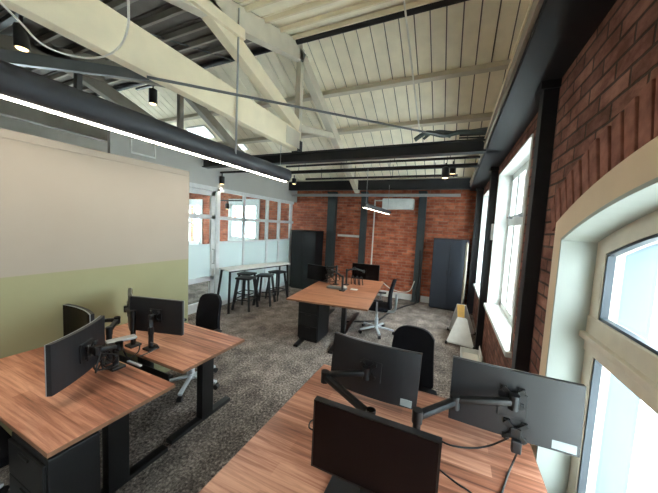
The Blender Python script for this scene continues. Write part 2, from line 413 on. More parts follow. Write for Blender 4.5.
# upper part of the right wall above the boxed beam, and the front wall behind the camera
bm = BM(); poly = [(YF, ZT)] + [(YB, ZT)] + [(YB, 3.02), (RY, RZ + .12), (.3, zr(.3) + .12), (YF, 4.6)]
prism(bm, poly, 0, .72, XO); struct('wall_right_upper', bm, 'tan')
bm = BM(); box(bm, (XL, YF - .1, 0), (XO, YF, 4.7)); struct('wall_front', bm, 'plaster')
WL = (2.6, 6.8, .9, 2.7)
bm = BM(); box(bm, (XL - .1, YF, 0), (XL, WL[0], 4.9)); box(bm, (XL - .1, WL[1], 0), (XL, YB, 4.9)); box(bm, (XL - .1, WL[0], 0), (XL, WL[1], WL[2])); box(bm, (XL - .1, WL[0], WL[3]), (XL, WL[1], 4.9)); struct('wall_left', bm, 'plaster')
casement('window_10', 0, WL[0], WL[1], WL[2], WL[3], XL - .08, XL - .02, [(3.65, .08), (4.7, .08), (5.75, .08)], [(2.03, .08)], XL - .05, .07)  # unseen window, added to bring daylight into the room behind the glazed screen
# left partition, two colours
XP, YP = -3.01, 2.40
bm = BM(); box(bm, (XP - .1, YF, 1.345), (XP, YP, 2.36)); box(bm, (XP - .1, YF, 2.368), (XP, YP, 2.43)); box(bm, (XP - .1, YF, 2.355), (XP - .006, YP - .003, 2.37))
struct('wall_partition', bm, 'cream_wall')
bm = BM(); box(bm, (XP - .1, YF, 0), (XP, YP, 1.345)); struct('wall_partition_lower', bm, 'green_wall')
bm = BM(); box(bm, (-4.47, YP - .1, 0), (XP - .1, YP, 2.43)); struct('wall_return', bm, 'cream_wall')
# glazed screen with a door, frosted band
XG = -4.47
bm = BM(); box(bm, (XG - .08, YP - .1, 2.52), (XG - .02, YB, 3.06)); struct('wall_screen_upper', bm, 'plaster')
bm = BM()
box(bm, (XG - .06, YP, 2.44), (XG, 7.2, 2.52), .004); box(bm, (XG - .06, 4.28, 0), (XG, 7.2, .10), .004)
box(bm, (XG - .06, 4.30, 1.86), (XG, 7.2, 1.93), .004); box(bm, (XG - .06, 4.30, 1.36), (XG, 7.2, 1.40), .003)
for y, w in ((4.26, .10), (5.05, .06), (5.93, .08), (6.47, .08), (7.08, .10), (3.05, .08)): box(bm, (XG - .06, y - w / 2, 0), (XG, y + w / 2, 2.50), .004)
scr = struct('window_7', bm, 'frame_grey')
g = BM(); box(g, (XG - .033, 4.3, 1.40), (XG - .027, 7.05, 2.45)); obj('window_glass', g, 'glass', scr)
g = BM(); box(g, (XG - .034, 4.3, .10), (XG - .026, 7.05, 1.37)); obj('frosted_film', g, 'frost', scr)
bm = BM()
box(bm, (XG - .05, 3.10, 0), (XG, 3.20, 2.43), .004); box(bm, (XG - .05, 4.08, 0), (XG, 4.18, 2.43), .004)
box(bm, (XG - .05, 3.1, 2.33), (XG, 4.18, 2.43), .004); box(bm, (XG - .05, 3.1, 1.86), (XG, 4.18, 1.95), .004); box(bm, (XG - .05, 3.1, .60), (XG, 4.18, .70), .004); box(bm, (XG - .05, 3.1, .02), (XG, 4.18, .2), .004)
d = struct('door_1', bm, 'frame_grey')
g = BM(); box(g, (XG - .028, 3.2, 1.36), (XG - .022, 4.08, 2.35)); box(g, (XG - .028, 3.2, .18), (XG - .022, 4.08, .62)); obj('door_glass', g, 'glass', d)
g = BM(); box(g, (XG - .029, 3.2, .66), (XG - .021, 4.08, 1.36)); obj('frosted_film', g, 'frost', d)
g = BM(); tube(g, [(XG, 4.12, .95), (XG + .05, 4.12, .95), (XG + .05, 4.12, 1.25), (XG, 4.12, 1.25)], .01); obj('door_handle', g, 'silver', d)
# roof: back slope of long boards, near slope with cross battens
bm = BM(); x = XL; L = math.hypot(YB - RY, RZ - ZE)
while x < .70:
    bar(bm, (x + .095, YB, zr(YB) + .012), (x + .095, RY, RZ + .012), .186, .02, (0, KS, 1)); x += .2025
struct('ceiling', bm, 'roof_cream')
bm = BM(); bar(bm, ((XL + .7) / 2, YB, ZE + .05), ((XL + .7) / 2, RY, RZ + .05), .8 - XL, .03, (0, KS, 1)); struct('ceiling_deck', bm, 'roof_dark')
SPX = -2.42
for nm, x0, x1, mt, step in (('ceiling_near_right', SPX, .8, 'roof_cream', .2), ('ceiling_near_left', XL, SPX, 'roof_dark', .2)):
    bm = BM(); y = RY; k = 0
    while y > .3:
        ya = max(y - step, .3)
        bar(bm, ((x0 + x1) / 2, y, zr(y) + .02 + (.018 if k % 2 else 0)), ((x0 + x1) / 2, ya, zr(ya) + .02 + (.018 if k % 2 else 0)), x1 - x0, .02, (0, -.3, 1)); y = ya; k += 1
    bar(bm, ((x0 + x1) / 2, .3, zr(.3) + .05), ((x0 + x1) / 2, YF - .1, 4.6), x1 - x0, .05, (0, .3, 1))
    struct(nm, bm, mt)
bm = BM(); bar(bm, ((XL + .7) / 2, RY + .05, RZ + .10), ((XL + .7) / 2, .3, zr(.3) + .10), .9 - XL, .03, (0, -.3, 1)); struct('ceiling_near_deck', bm, 'roof_dark')
# purlins under the boards
for y, t in ((4.68, 'second below the ridge'), (5.46, 'third below the ridge'), (6.24, 'lowest but one'), (6.98, 'lowest, above the back wall')):
    bm = BM(); z = zr(y) - .055; bar(bm, (XL, y, z), (.72, y, z), .07, .11, (0, KS, 1), .004)
    solo('purlin', bm, 'timber_grey', 'painted timber purlin across the boarded back roof slope, ' + t, 'roof beam', 'purlins of the back slope')
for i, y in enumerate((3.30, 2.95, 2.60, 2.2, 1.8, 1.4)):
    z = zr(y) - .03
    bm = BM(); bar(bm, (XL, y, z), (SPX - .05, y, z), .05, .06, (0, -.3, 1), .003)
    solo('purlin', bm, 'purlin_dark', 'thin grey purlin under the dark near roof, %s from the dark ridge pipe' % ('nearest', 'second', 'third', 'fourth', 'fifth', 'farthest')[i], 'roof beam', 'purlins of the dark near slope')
for i, y in enumerate((3.6, 3.28, 2.95, 2.6)):
    z = zr(y) - .02
    bm = BM(); bar(bm, (SPX + .05, y, z), (.72, y, z), .04, .05, (0, -.3, 1), .003)
    solo('roof_batten', bm, 'timber', 'thin cream batten across the pale roof boards, %s above the dark ridge pipe' % ('first', 'second', 'third', 'fourth')[i], 'batten', 'battens of the pale near slope')
bm = BM(); tube(bm, [(XL, 3.70, 4.595), (.70, 3.70, 4.595)], .045, 14)
solo('ridge_pipe', bm, 'black_beam', 'long dark pipe running under the ridge across the whole roof', 'pipe', smooth=True)
bm = BM(); box(bm, (.262, YF, 2.875), (.284, YB - .4, 2.965), .002)
solo('fascia_board', bm, 'fascia', 'brown-grey board on the side of the boxed beam', 'board')
bm = BM(); box(bm, (.255, YF, 2.966), (.284, YB - .4, 2.985), .002)
solo('edge_batten', bm, 'timber', 'cream batten along the top edge of the boxed beam', 'batten')
# trusses
def truss(x, lab, m1='timber', m2='timber_grey', y0=-1.2):
    t = thing('roof_truss', lab, 'truss', (x, RY, 3.0), 'timber roof trusses')
    b = BM(); box(b, (x - .05, y0, 3.02), (x + .05, RY + .02, 3.34), .006); obj('tie_beam', b, m1, t)
    b = BM(); box(b, (x + .052, RY - .4, 3.06), (x + .058, RY - .02, 3.31)); obj('side_plate', b, m2, t)
    b = BM(); box(b, (x - .045, RY - .045, 3.15), (x + .045, RY + .045, 4.62), .005); obj('king_post', b, m2, t)
    b = BM(); bar(b, (x, RY + .02, RZ - .22), (x, YB - .3, zr(YB - .3) - .20), .13, .19, (0, KS, 1), .005); obj('rafter', b, m2, t)
    b = BM(); bar(b, (x, RY - .02, RZ - .15), (x, .45, zr(.45) - .15), .12, .25, (0, -.3, 1), .005); obj('rafter', b, m2, t)
    b = BM(); bar(b, (x, RY - .05, 3.40), (x, 1.6, 4.13), .12, .19, (0, 0, 1), .005); obj('strut', b, m1, t)
    b = BM(); bar(b, (x, RY + .05, 3.42), (x, 5.45, 3.74), .09, .10, (0, 0, 1), .005); obj('strut', b, m2, t)
    b = BM(); box(b, (x - .055, RY - .075, 3.004), (x + .055, RY + .075, 3.2), .004)
    for z in (3.05, 3.15): tube(b, [(x + .05, RY, z), (x + .075, RY, z)], .018, 6)
    obj('steel_shoe', b, 'black_beam', t)
    b = BM(); bar(b, (x + .08, .9, 3.78), (x + .08, 2.55, 3.96), .05, .11, (0, 0, 1), .005); obj('collar_beam', b, m1, t)
    b = BM(); box(b, (x + .046, RY - .12, 4.40), (x + .06, RY + .12, 4.56)); obj('ridge_plate', b, 'grey_steel', t)
    return t
truss(-2.42, 'cream timber truss whose deep tie beam crosses the top left above the tube lamp')
truss(-5.2, 'grey timber truss behind the cream one, over the glazed meeting room', 'purlin_dark', 'purlin_dark')
# black cross beam and its fixings
bm = BM(); box(bm, (-9.4, RY - .07, 2.85), (XR - .1, RY + .07, 2.868)); box(bm, (-9.4, RY - .07, 2.985), (XR - .1, RY + .07, 3.003)); box(bm, (-9.4, RY - .035, 2.86), (XR - .1, RY + .035, 2.99))
solo('cross_beam', bm, 'black_beam', 'black steel beam crossing the room below the roof trusses', 'beam')
bm = BM(); box(bm, (XL, 6.9, 2.83), (XR - .27, 7.02, 3.07), .005)
solo('wall_beam', bm, 'black_beam', 'black steel beam along the top of the back brick wall', 'beam')
# boxed dark beam along the right wall + columns
bm = BM(); box(bm, (.285, YF, 2.85), (.72, YB, 2.98), .006)
solo('boxed_beam', bm, 'black_beam', 'wide dark boxed beam running along the top of the window wall', 'beam')
def column(x0, x1, y0, y1, z1, lab, grp=None, mat='black_beam', flange=True):
    t = thing('steel_column', lab, 'column', ((x0 + x1) / 2, (y0 + y1) / 2, 0), grp)
    b = BM(); box(b, (x0, y0, 0), (x1, y1, z1), .004); obj('shaft', b, mat, t)
    b = BM(); box(b, (x0 - .03, y0 - .03, 0), (x1, y1 + .03, .02), .003); obj('base_plate', b, mat, t)
    if flange:
        b = BM(); box(b, (x0 - .02, y0 - .02, z1 - .05), (x1, y1 + .02, z1), .003); obj('cap_plate', b, mat, t)
    return t
column(.467, XR, 2.24, 2.34, 2.85, 'black steel column between the arched window and the tall casement', 'columns on the window wall')
column(.46, XR, 4.80, 4.93, 2.85, 'black steel column between the two casement windows', 'columns on the window wall')
column(.42, XR, 6.95, 7.12, 2.85, 'black steel column in the far right corner', 'columns on the window wall')
column(-3.36, -3.12, YB - .16, YB, 2.83, 'wide teal-grey steel column beside the black cupboard', 'columns on the back wall', 'steel_teal')
column(-2.36, -2.20, YB - .14, YB, 2.83, 'narrow grey steel column behind the far desk', 'columns on the back wall', 'steel_teal')
column(-.84, -.66, YB - .16, YB, 2.83, 'dark steel column between the wall heater and blue-grey cabinet', 'columns on the back wall', 'steel_teal')
bm = BM(); box(bm, (XL, YB - .03, 0), (-.86, YB, .16), .004); box(bm, (-.64, YB - .03, 0), (-.42, YB, .16), .004); struct('baseboard_back', bm, 'white')
bm = BM(); box(bm, (XP, YF, 0), (XP + .012, YP, .09), .003); struct('baseboard_left', bm, 'green_wall')
# pale service rail in front of the back wall
bm = BM(); box(bm, (-4.7, 7.12, 2.68), (.1, 7.18, 2.75), .004)
solo('service_rail', bm, 'silver', 'pale metal rail running across the back wall above the brick', 'rail')
# pipes
for (y, z, r, x0, x1, lab) in ((4.35, 2.90, .018, -2.9, .28, 'thin black pipe just behind the black cross beam'), (4.72, 2.87, .032, -3.3, .28, 'thick black pipe below the roof, middle of three'), (5.1, 2.80, .02, -2.9, -.0, 'thin black pipe, lowest and farthest of three')):
    bm = BM(); tube(bm, [(x0, y, z), (x1, y, z)], r, 10)
    for k in range(4):
        xx = x0 + (x1 - x0) * (k + .5) / 4; tube(bm, [(xx, y, z), (xx, y, 3.02)], .005, 6); 
    solo('ceiling_pipe', bm, 'black', lab, 'pipe', 'black pipes by the cross beam', True)
bm = BM(); tube(bm, curvepts([(-.55, 3.8, 3.03), (-.40, 3.78, 3.10), (-.2, 3.78, 3.05), (.0, 3.8, 3.08), (.3, 3.8, 3.05)], 5), .028, 10)
tube(bm, curvepts([(-.45, 3.86, 3.05), (-.3, 3.85, 3.13), (-.05, 3.86, 3.10), (.3, 3.84, 3.11)], 5), .018, 8)
solo('flexible_conduit', bm, 'hose', 'greenish flexible conduit bundle lying on the cross beam by the window wall', 'conduit', smooth=True)
for i, z in enumerate((2.90, 2.95, 3.0)):
    bm = BM(); tube(bm, [(-.02, 3.74 + .06 * i, z + .06), (.29, 3.72 + .06 * i, z + .04)], .012, 8)
    solo('conduit_stub', bm, 'black', 'short black conduit entering the boxed beam, %s of three' % ('lowest', 'middle', 'topmost')[i], 'conduit', 'conduits entering the boxed beam')
# brace rods
bm = BM(); tube(bm, [at(147, 77, 0, -2.30), at(450, 137, 1, 3.80)], .012, 8)
solo('tie_rod', bm, 'grey_steel', 'thin dark brace rod slanting from tie beam to the window side', 'rod')
bm = BM(); tube(bm, [at(150, 34, 1, 2.4), at(232, 60, 1, 3.7)], .012, 8)
solo('tie_rod', bm, 'grey_steel', 'short grey brace rod under the dark roof above the tie beam', 'rod')
bm = BM(); p = at(404, 0, 1, 3.0); q = at(420, 135, 1, 3.85); tube(bm, [p, q], .010, 8)
solo('conduit', bm, 'cable_w', 'thin pale conduit dropping down the pale roof boards right of centre', 'conduit')
# left dark brace + posts in the distance
bm = BM(); bar(bm, at(-30, 52, 0, -3.6), at(166, 79, 0, -3.6), .08, .10, (0, 0, 1), .004)
solo('brace_beam', bm, 'grey_steel', 'dark grey brace beam between the tube lamp and the cream tie beam', 'beam')
bm = BM(); p = at(78, 74, 0, -3.9); q = at(78, 96, 0, -3.9); bar(bm, p, q, .07, .05, (0, 1, 0)); 
solo('short_post', bm, 'grey_steel', 'short grey upright under the dark brace beam at far left', 'post')
# skylights
for k, (x0, x1, y0, y1) in enumerate(((-6.35, -5.75, 4.95, 5.30), (-5.45, -5.05, 5.5, 5.75))):
    b = BM(); zc = lambda y: zr(y) - .02
    bar(b, ((x0 + x1) / 2, y0, zc(y0)), ((x0 + x1) / 2, y1, zc(y1)), x1 - x0 + .08, .03, (0, KS, 1)); f = struct('window_%d' % (8 + k), b, 'white')
    g = BM(); bar(g, ((x0 + x1) / 2, y0 + .03, zc(y0 + .03) - .02), ((x0 + x1) / 2, y1 - .03, zc(y1 - .03) - .02), x1 - x0, .006, (0, KS, 1)); obj('lit_panel', g, emit('skylight_%d' % k, (226, 238, 240), 2.2), f)

# ------------------------------------------------------------------ lamps
def tube_lamp(x, y0, y1, z, r, lab, mat, pw, wires, top):
    t = thing('tube_lamp', lab, 'lamp', (x, (y0 + y1) / 2, z), 'linear tube lamps')
    n = 28; b = BM(); rings = []
    for y in (y0, y1):
        ring = []
        for k in range(n):
            a = -PI / 2 + R(14) + (2 * PI - R(28)) * k / (n - 1)
            ring.append(b.verts.new((x + r * math.cos(a), y, z + r + r * math.sin(a))))
        rings.append(ring)
    for k in range(n - 1): b.faces.new((rings[0][k], rings[0][k + 1], rings[1][k + 1], rings[1][k]))
    b.faces.new(rings[0][::-1]); b.faces.new(rings[1])
    obj('housing', b, 'tube', t, True)
    hw = r * math.sin(R(14)); zb = z + r - r * math.cos(R(14))
    b = BM(); box(b, (x - hw * .95, y0 + .01, zb - .006), (x + hw * .95, y1 - .01, zb + .002)); obj('diffuser', b, mat, t)
    b = BM(); tube(b, [(x, y1 - .004, z + r), (x, y1 + .008, z + r)], r * 1.01, 28); obj('end_cap', b, 'tube', t, True)
    for y in wires:
        b = BM(); tube(b, [(x, y, z + 2 * r - .005), (x, y, top)], .004, 6); obj('hanging_wire', b, 'silver', t)
    ld = bpy.data.lights.new('lamp_light', 'AREA'); ld.shape = 'RECTANGLE'; ld.size = hw * 2; ld.size_y = y1 - y0; ld.energy = pw; ld.color = (1, .93, .83)
    lo = bpy.data.objects.new('lamp_light', ld); col.objects.link(lo); lo.location = (0, 0, zb - z - .012); lo.parent = t
    return t
tube_lamp(-2.44, -2.4, 3.66, 2.50, .10, 'long dark grey tube lamp with a glowing line, hung under the tie beam', 'led', 11, (-1.2, 3.5), 3.12)
tube_lamp(-1.42, 4.5, 6.55, 2.19, .045, 'slim short tube lamp hanging over the far desk', 'led2', 10, (4.65, 6.4), 2.86)
bm = BM(); tube(bm, [(-2.348, 2.475, 2.62), (-2.348, 2.475, 4.2)], .011, 8)
solo('suspension_rod', bm, 'silver', 'grey vertical suspension rod rising from the long tube lamp', 'rod')
def spot(p, r, h, lab, parent=None):
    t = thing('spotlight', lab, 'spotlight', tuple(p), 'black ceiling spotlights')
    b = BM(); lathe(b, [(r * .9, .004), (r, .0), (r, h), (r * .6, h + .01)], p, 20); obj('housing', b, 'black', t, True)
    b = BM(); lathe(b, [(r * .75, -.004), (r * .85, .002)], p, 20); obj('lens', b, 'lens', t)
    b = BM(); tube(b, [(p[0], p[1], p[2] + h), (p[0], p[1], p[2] + h + .07)], .012, 8); obj('stem', b, 'black', t)
    ld = bpy.data.lights.new('spot_light', 'SPOT'); ld.energy = 14; ld.spot_size = R(70); ld.shadow_soft_size = r; ld.color = (1, .88, .7)
    lo = bpy.data.objects.new('spot_light', ld); col.objects.link(lo); lo.location = (0, 0, -.01); lo.parent = t
    return t
def track(p, q, lab):
    bm = BM(); bar(bm, p, q, .035, .035); return solo('lighting_track', bm, 'black', lab, 'lighting track', 'black lighting tracks')
p = at(22, 49, 2, 2.98); spot(p, .04, .15, 'large black spotlight at the top left corner near the white cable')
track((p.x - .9, p.y, p.z + .245), (p.x + .35, p.y, p.z + .245), 'black track at the far top left holding the large spotlight')
p = at(153, 104, 1, 3.45); spot(p, .07, .26, 'black spotlight seen between the tube lamp and the tie beam')
track((p.x - .5, p.y, p.z + .345), (p.x + .3, p.y, p.z + .345), 'black track under the dark roof behind the tie beam')
p = at(222, 184, 1, 4.32); spot(p, .05, .15, 'black spotlight over the glazed screen door')
track((p.x - .55, p.y, p.z + .235), (p.x + .75, p.y, p.z + .235), 'black track in front of the plaster above the glazed screen')
p = at(227, 209, 1, 5.6); spot(p, .05, .14, 'black spotlight inside the glazed meeting room')
track((p.x - .6, p.y, p.z + .225), (p.x + .6, p.y, p.z + .225), 'black track inside the meeting room behind the glass')
p = at(445, 178, 1, 4.72); spot(p, .055, .16, 'black spotlight under the pipes, larger of the right-hand pair')
p = at(452.5, 174, 1, 5.1); spot(p, .05, .14, 'black spotlight under the pipes, smaller of the right-hand pair')
p = at(294, 184, 1, 5.0); spot(p, .045, .11, 'small black spotlight beside the end of the tube lamp')
p = at(382, 190, 1, 6.4); 
# hanging rods from the pipes
# white frame above the partition
bm = BM(); a = [at(131, 139, 0, -3.25), at(131, 152, 0, -3.25), at(155, 158, 0, -3.25), at(155, 145, 0, -3.25)]
tube(bm, a, .012, 8)
solo('hanging_frame', bm, 'white', 'white rectangular bracket hanging above the partition below the lamp', 'bracket')
# white cable loop
pts = [(-6, -4), (6, 8), (20, 22), (38, 41), (56, 51), (76, 56.5), (94, 58), (110, 54), (122, 43), (128, 26), (128.5, 8), (128, -8)]
bm = BM(); tube(bm, curvepts([at(x, y, 2, 2.92) for x, y in pts], 6), .006, 8)
solo('white_cable', bm, 'cable_w', 'white cable hanging in a loose loop at the top left', 'cable', smooth=True)

# ------------------------------------------------------------------ back wall fittings
t = thing('air_conditioner', 'white wall-mounted air conditioner high on the brick wall', 'air conditioner', (-1.36, YB, 2.36))
b = BM(); box(b, (-1.76, YB - .2, 2.36), (-.96, YB, 2.64), .02); obj('body', b, 'white', t, True)
b = BM(); box(b, (-1.72, YB - .205, 2.375), (-1.0, YB - .195, 2.40)); obj('vent', b, 'frame_grey', t)
bm = BM(); bar(bm, (-2.0, YB - .02, .2), (-2.0, YB - .02, 2.62), .035, .03, (1, 0, 0)); bar(bm, (-2.0, YB - .02, 2.6), (-1.76, YB - .02, 2.6), .03, .03)
solo('wall_conduit', bm, 'cable_w', 'pale vertical conduit on brick wall left of the air conditioner', 'conduit')
bm = BM(); box(bm, (-3.05, YB - .05, 1.56), (-2.37, YB, 1.62), .004)
solo('wall_trunking', bm, 'white', 'short white horizontal trunking between two columns on the brick', 'trunking')
# left black cupboard
def cupboard(x0, x1, y0, y1, z1, mat, lab, tam=False):
    t = thing('cupboard', lab, 'cupboard', ((x0 + x1) / 2, (y0 + y1) / 2, 0))
    b = BM(); box(b, (x0, y0, .03), (x1, y1, z1), .006); obj('carcass', b, mat, t)
    b = BM(); box(b, (x0 + .02, y0 + .03, 0), (x1 - .02, y1 - .02, .03)); obj('plinth', b, 'black', t)
    b = BM(); box(b, (x0 - .005, y0 - .02, z1), (x1 + .005, y1, z1 + .022), .004); obj('top', b, mat, t)
    mid = (x0 + x1) / 2
    for s in (0, 1):
        a, c = ((x0 + .012, mid - .003), (mid + .003, x1 - .012))[s]
        b = BM(); box(b, (a, y0 - .018, .06), (c, y0, z1 - .015), .004); d = obj('door', b, mat, t)
        hx = mid + (.04 if s else -.04)
        b = BM(); box(b, (hx - .012, y0 - .03, .82), (hx + .012, y0 - .018, .94), .003); obj('handle', b, 'black', d)
    return t
cupboard(-4.22, -3.42, 6.72, 7.18, 1.66, 'cabinet_dark', 'black two-door cupboard in the corner beside the glazed screen')
cupboard(-.40, .36, 6.95, 7.38, 1.66, 'cabinet', 'blue-grey two-door metal cupboard against the back wall')
# ------------------------------------------------------------------ right side clutter
t = thing('hoop_frame', 'beige narrow hoop frame standing upright in front of the blue-grey cupboard', 'frame', (.30, 6.55, 0))
b = BM(); x = .30
tube(b, curvepts([(x, 6.42, .01), (x, 6.42, 1.45), (x, 6.46, 1.58), (x, 6.55, 1.62), (x, 6.64, 1.58), (x, 6.68, 1.45), (x, 6.68, .01)], 5), .022, 10); obj('hoop', b, 'post_dark', t, True)
b = BM(); box(b, (x - .012, 6.44, .1), (x + .012, 6.66, 1.46)); obj('panel', b, 'silver', t)
b = BM(); box(b, (x - .05, 6.38, 0), (x + .05, 6.42, .04)); obj('foot', b, 'black', t)
b = BM(); box(b, (x - .05, 6.68, 0), (x + .05, 6.72, .04)); obj('foot', b, 'black', t)
# white wedge
A_ = lambda x, y, Y: at(x, y, 1, Y)
t = thing('folding_stand', 'white wedge-shaped folding stand with a yellow top, beside the wall', 'stand', (.24, 4.95, 0))
def rsheet(b, pts, th):
    """thick sheet through four corners (bottom left, bottom right, top right, top left)"""
    P_ = [Vector(p) for p in pts]; nrm = (P_[1] - P_[0]).cross(P_[3] - P_[0]).normalized() * th
    A = [b.verts.new(p) for p in P_]; B = [b.verts.new(p + nrm) for p in P_]
    k = len(P_); b.faces.new(A[::-1]); b.faces.new(B)
    for i in range(k): b.faces.new((A[i], A[(i + 1) % k], B[(i + 1) % k], B[i]))
fl = lambda x, y, z: tuple(at(x, y, 2, z))
b = BM()
bl, br = at(446, 342, 2, .03), at(474, 349, 2, .03)
tl, tr = at(457.5, 317, 1, 5.12), at(467, 319, 1, 5.12)
rsheet(b, [bl, br, tr, tl], .03); bmesh.ops.bevel(b, geom=list(b.edges), offset=.012, segments=2, affect='EDGES'); obj('front_panel', b, 'white', t, True)
b = BM()
t2l, t2r = at(457, 304.5, 1, 5.22), at(464.5, 305.5, 1, 5.22)
rsheet(b, [tl + Vector((0, 0, .002)), tl + (tr - tl) * .72 + Vector((0, 0, .002)), t2r, t2l], .03); obj('top_panel', b, 'yellow', t)
b = BM(); bkl, bkr = at(449, 322, 1, 5.55), at(475, 330, 1, 5.55)
bkl.z = .03; bkr.z = .03; bkl.x = .06; bkr.x = .50
rsheet(b, [bkl, bkr, t2r + Vector((.03, .05, 0)), t2l + Vector((0, .05, 0))], .025); obj('back_panel', b, 'frame_grey', t, True)
for p in (bl, br, bkl, bkr):
    b = BM(); tube(b, [(p.x - .02, p.y, .03), (p.x + .02, p.y, .03)], .028, 12); obj('castor', b, 'black', t, True)
# open white tray on floor
t = thing('document_tray', 'low open white tray on the carpet by the brick wall', 'tray', (.34, 4.5, 0))
c0, c1, c2, c3 = at(462, 351, 2, .0), at(480, 355, 2, .0), at(484, 362, 2, .0), at(467, 364, 2, .0)
x0, x1, y0, y1 = .24, .50, 4.2, 4.62
b = BM(); box(b, (x0, y0, 0), (x1, y1, .01)); box(b, (x0, y0, 0), (x0 + .01, y1, .09)); box(b, (x1 - .01, y0, 0), (x1, y1, .16)); box(b, (x0, y0, 0), (x1, y0 + .01, .09)); box(b, (x0, y1 - .01, 0), (x1, y1, .09)); obj('tray_body', b, 'white', t)
b = BM(); box(b, (x0 + .03, y0 + .03, .01), (x1 - .03, y1 - .05, .035)); obj('paper_stack', b, 'cable_w', t)
bm = BM(); box(bm, (.515, 4.665, 1.76), (XR, 4.75, 2.0), .006)
solo('wall_controller', bm, 'white', 'small white control box on the brick beside the tall casement', 'control box')
# cables at the back column
bm = BM(); tube(bm, curvepts([(-.72, 7.2, 1.35), (-.70, 7.16, .7), (-.74, 7.15, .3), (-.72, 7.1, .03), (-.95, 6.6, .012), (-1.15, 5.9, .012), (-1.25, 5.3, .012), (-1.6, 5.0, .012), (-1.75, 4.9, .012)], 6), .018, 8)
solo('floor_cable', bm, 'cable_b', 'black cable running down the column and over the carpet to far desk', 'cable', smooth=True)
bm = BM(); tube(bm, curvepts([(-1.66, 7.3, .42), (-1.4, 7.3, .25), (-1.1, 7.32, .2), (-.9, 7.28, .28), (-.8, 7.2, .55)], 6), .012, 8)
solo('wall_cable', bm, 'cable_w', 'pale slack cable drooping along the brick wall above the skirting', 'cable', smooth=True)

# ------------------------------------------------------------------ desks
def desk(name, lab, x0, x1, y0, y1, z, mat, legx, rot=0, grp=None, legy=0, foot=None):
    """rectangular desktop with T legs of black steel; built round its centre"""
    cx, cy = (x0 + x1) / 2, (y0 + y1) / 2; w, d = x1 - x0, y1 - y0
    t = thing(name, lab, 'desk', (0, 0, 0), grp)
    b = BM(); box(b, (-w / 2, -d / 2, z - .025), (w / 2, d / 2, z), .003); tp = obj('desktop', b, mat, t)
    b = BM(); e = .0015
    box(b, (-w / 2 - e, -d / 2 - e, z - .0245), (w / 2 + e, -d / 2 + .001, z - .0015)); box(b, (-w / 2 - e, d / 2 - .001, z - .0245), (w / 2 + e, d / 2 + e, z - .0015))
    box(b, (-w / 2 - e, -d / 2, z - .0245), (-w / 2 + .001, d / 2, z - .0015)); box(b, (w / 2 - .001, -d / 2, z - .0245), (w / 2 + e, d / 2, z - .0015)); obj('edge_band', b, 'edge', tp)
    for lx in legx:
        b = BM(); box(b, (lx - .035, legy - .065, .03), (lx + .035, legy + .065, z - .05), .004); lg = obj('leg', b, 'black', t)
        b = BM(); fa, fb = foot or (-d / 2 + .04, d / 2 - .04); box(b, (lx - .035, fa, 0), (lx + .035, fb, .035), .005); obj('foot', b, 'black', lg)
        b = BM(); box(b, (lx - .03, -d / 2 + .08, z - .06), (lx + .03, d / 2 - .08, z - .026), .003); obj('bracket', b, 'black', lg)
    if len(legx) > 1:
        b = BM(); box(b, (legx[0], legy - .03, z - .075), (legx[-1], legy + .03, z - .03), .003); obj('cross_rail', b, 'black', t)
    t.location = (cx, cy, 0); t.rotation_euler = (0, 0, rot)
    return t
def pedestal(x0, x1, y0, y1, z1, lab, face='x'):
    t = thing('drawer_pedestal', lab, 'drawer unit', ((x0 + x1) / 2, (y0 + y1) / 2, 0), 'black drawer pedestals')
    b = BM(); box(b, (x0, y0, .04), (x1, y1, z1), .005); obj('carcass', b, 'cabinet_dark', t)
    b = BM(); box(b, (x0 + .02, y0 + .02, 0), (x1 - .02, y1 - .02, .04)); obj('plinth', b, 'black', t)
    n = 3
    for k in range(n):
        a = .06 + (z1 - .08) * k / n; c = .06 + (z1 - .08) * (k + 1) / n - .006
        b = BM(); box(b, (x0 + .01, y0 - .016, a), (x1 - .01, y0, c), .003); dr = obj('drawer', b, 'cabinet_dark', t)
        b = BM(); box(b, ((x0 + x1) / 2 - .05, y0 - .024, c - .03), ((x0 + x1) / 2 + .05, y0 - .016, c - .018)); obj('handle', b, 'black', dr)
    return t
DZ = .74
# left pair
d1 = desk('desk', 'walnut-topped desk at left, nearest the camera, against the green wall', -3.0, -1.62, .565, 1.20, DZ, 'walnut', (-.55, .35), legy=.14, foot=(-.26, .49), grp='desks with walnut tops')
d2 = desk('desk', 'walnut-topped desk at left beyond its twin, chair pushed up behind', -3.0, -1.72, 1.335, 1.985, DZ, 'walnut', (-.5, .37), legy=.12, foot=(-.24, .41), grp='desks with walnut tops')
pedestal(-2.08, -1.68, .585, .80, .66, 'black drawer pedestal under the nearest left desk')
bm = BM(); box(bm, (-2.9, 1.21, .60), (-1.85, 1.325, .625)); box(bm, (-2.9, 1.21, .60), (-1.85, 1.218, .68)); box(bm, (-2.9, 1.317, .60), (-1.85, 1.325, .68))
solo('cable_tray', bm, 'black', 'black cable tray in the gap between the two left desks', 'tray')
# front table
d3 = desk('desk', 'wide walnut-topped desk in the foreground beside the arched window', -.862, .462, .25, 1.94, DZ, 'walnut', (-.45, .45), grp='desks with walnut tops')
# far table, turned slightly
d4 = desk('desk', 'far walnut-topped desk in the middle of the room by the brick wall', -2.30, -1.08, 3.50, 5.60, DZ, 'walnut2', (-.45, .10), rot=R(4.5), legy=-.25, grp='desks with walnut tops')
d4.location = (-1.71, 4.53, 0); d4.rotation_euler = (0, 0, R(7))
pedestal(-2.16, -1.80, 3.74, 4.16, .68, 'wide black drawer pedestal under the far desk')

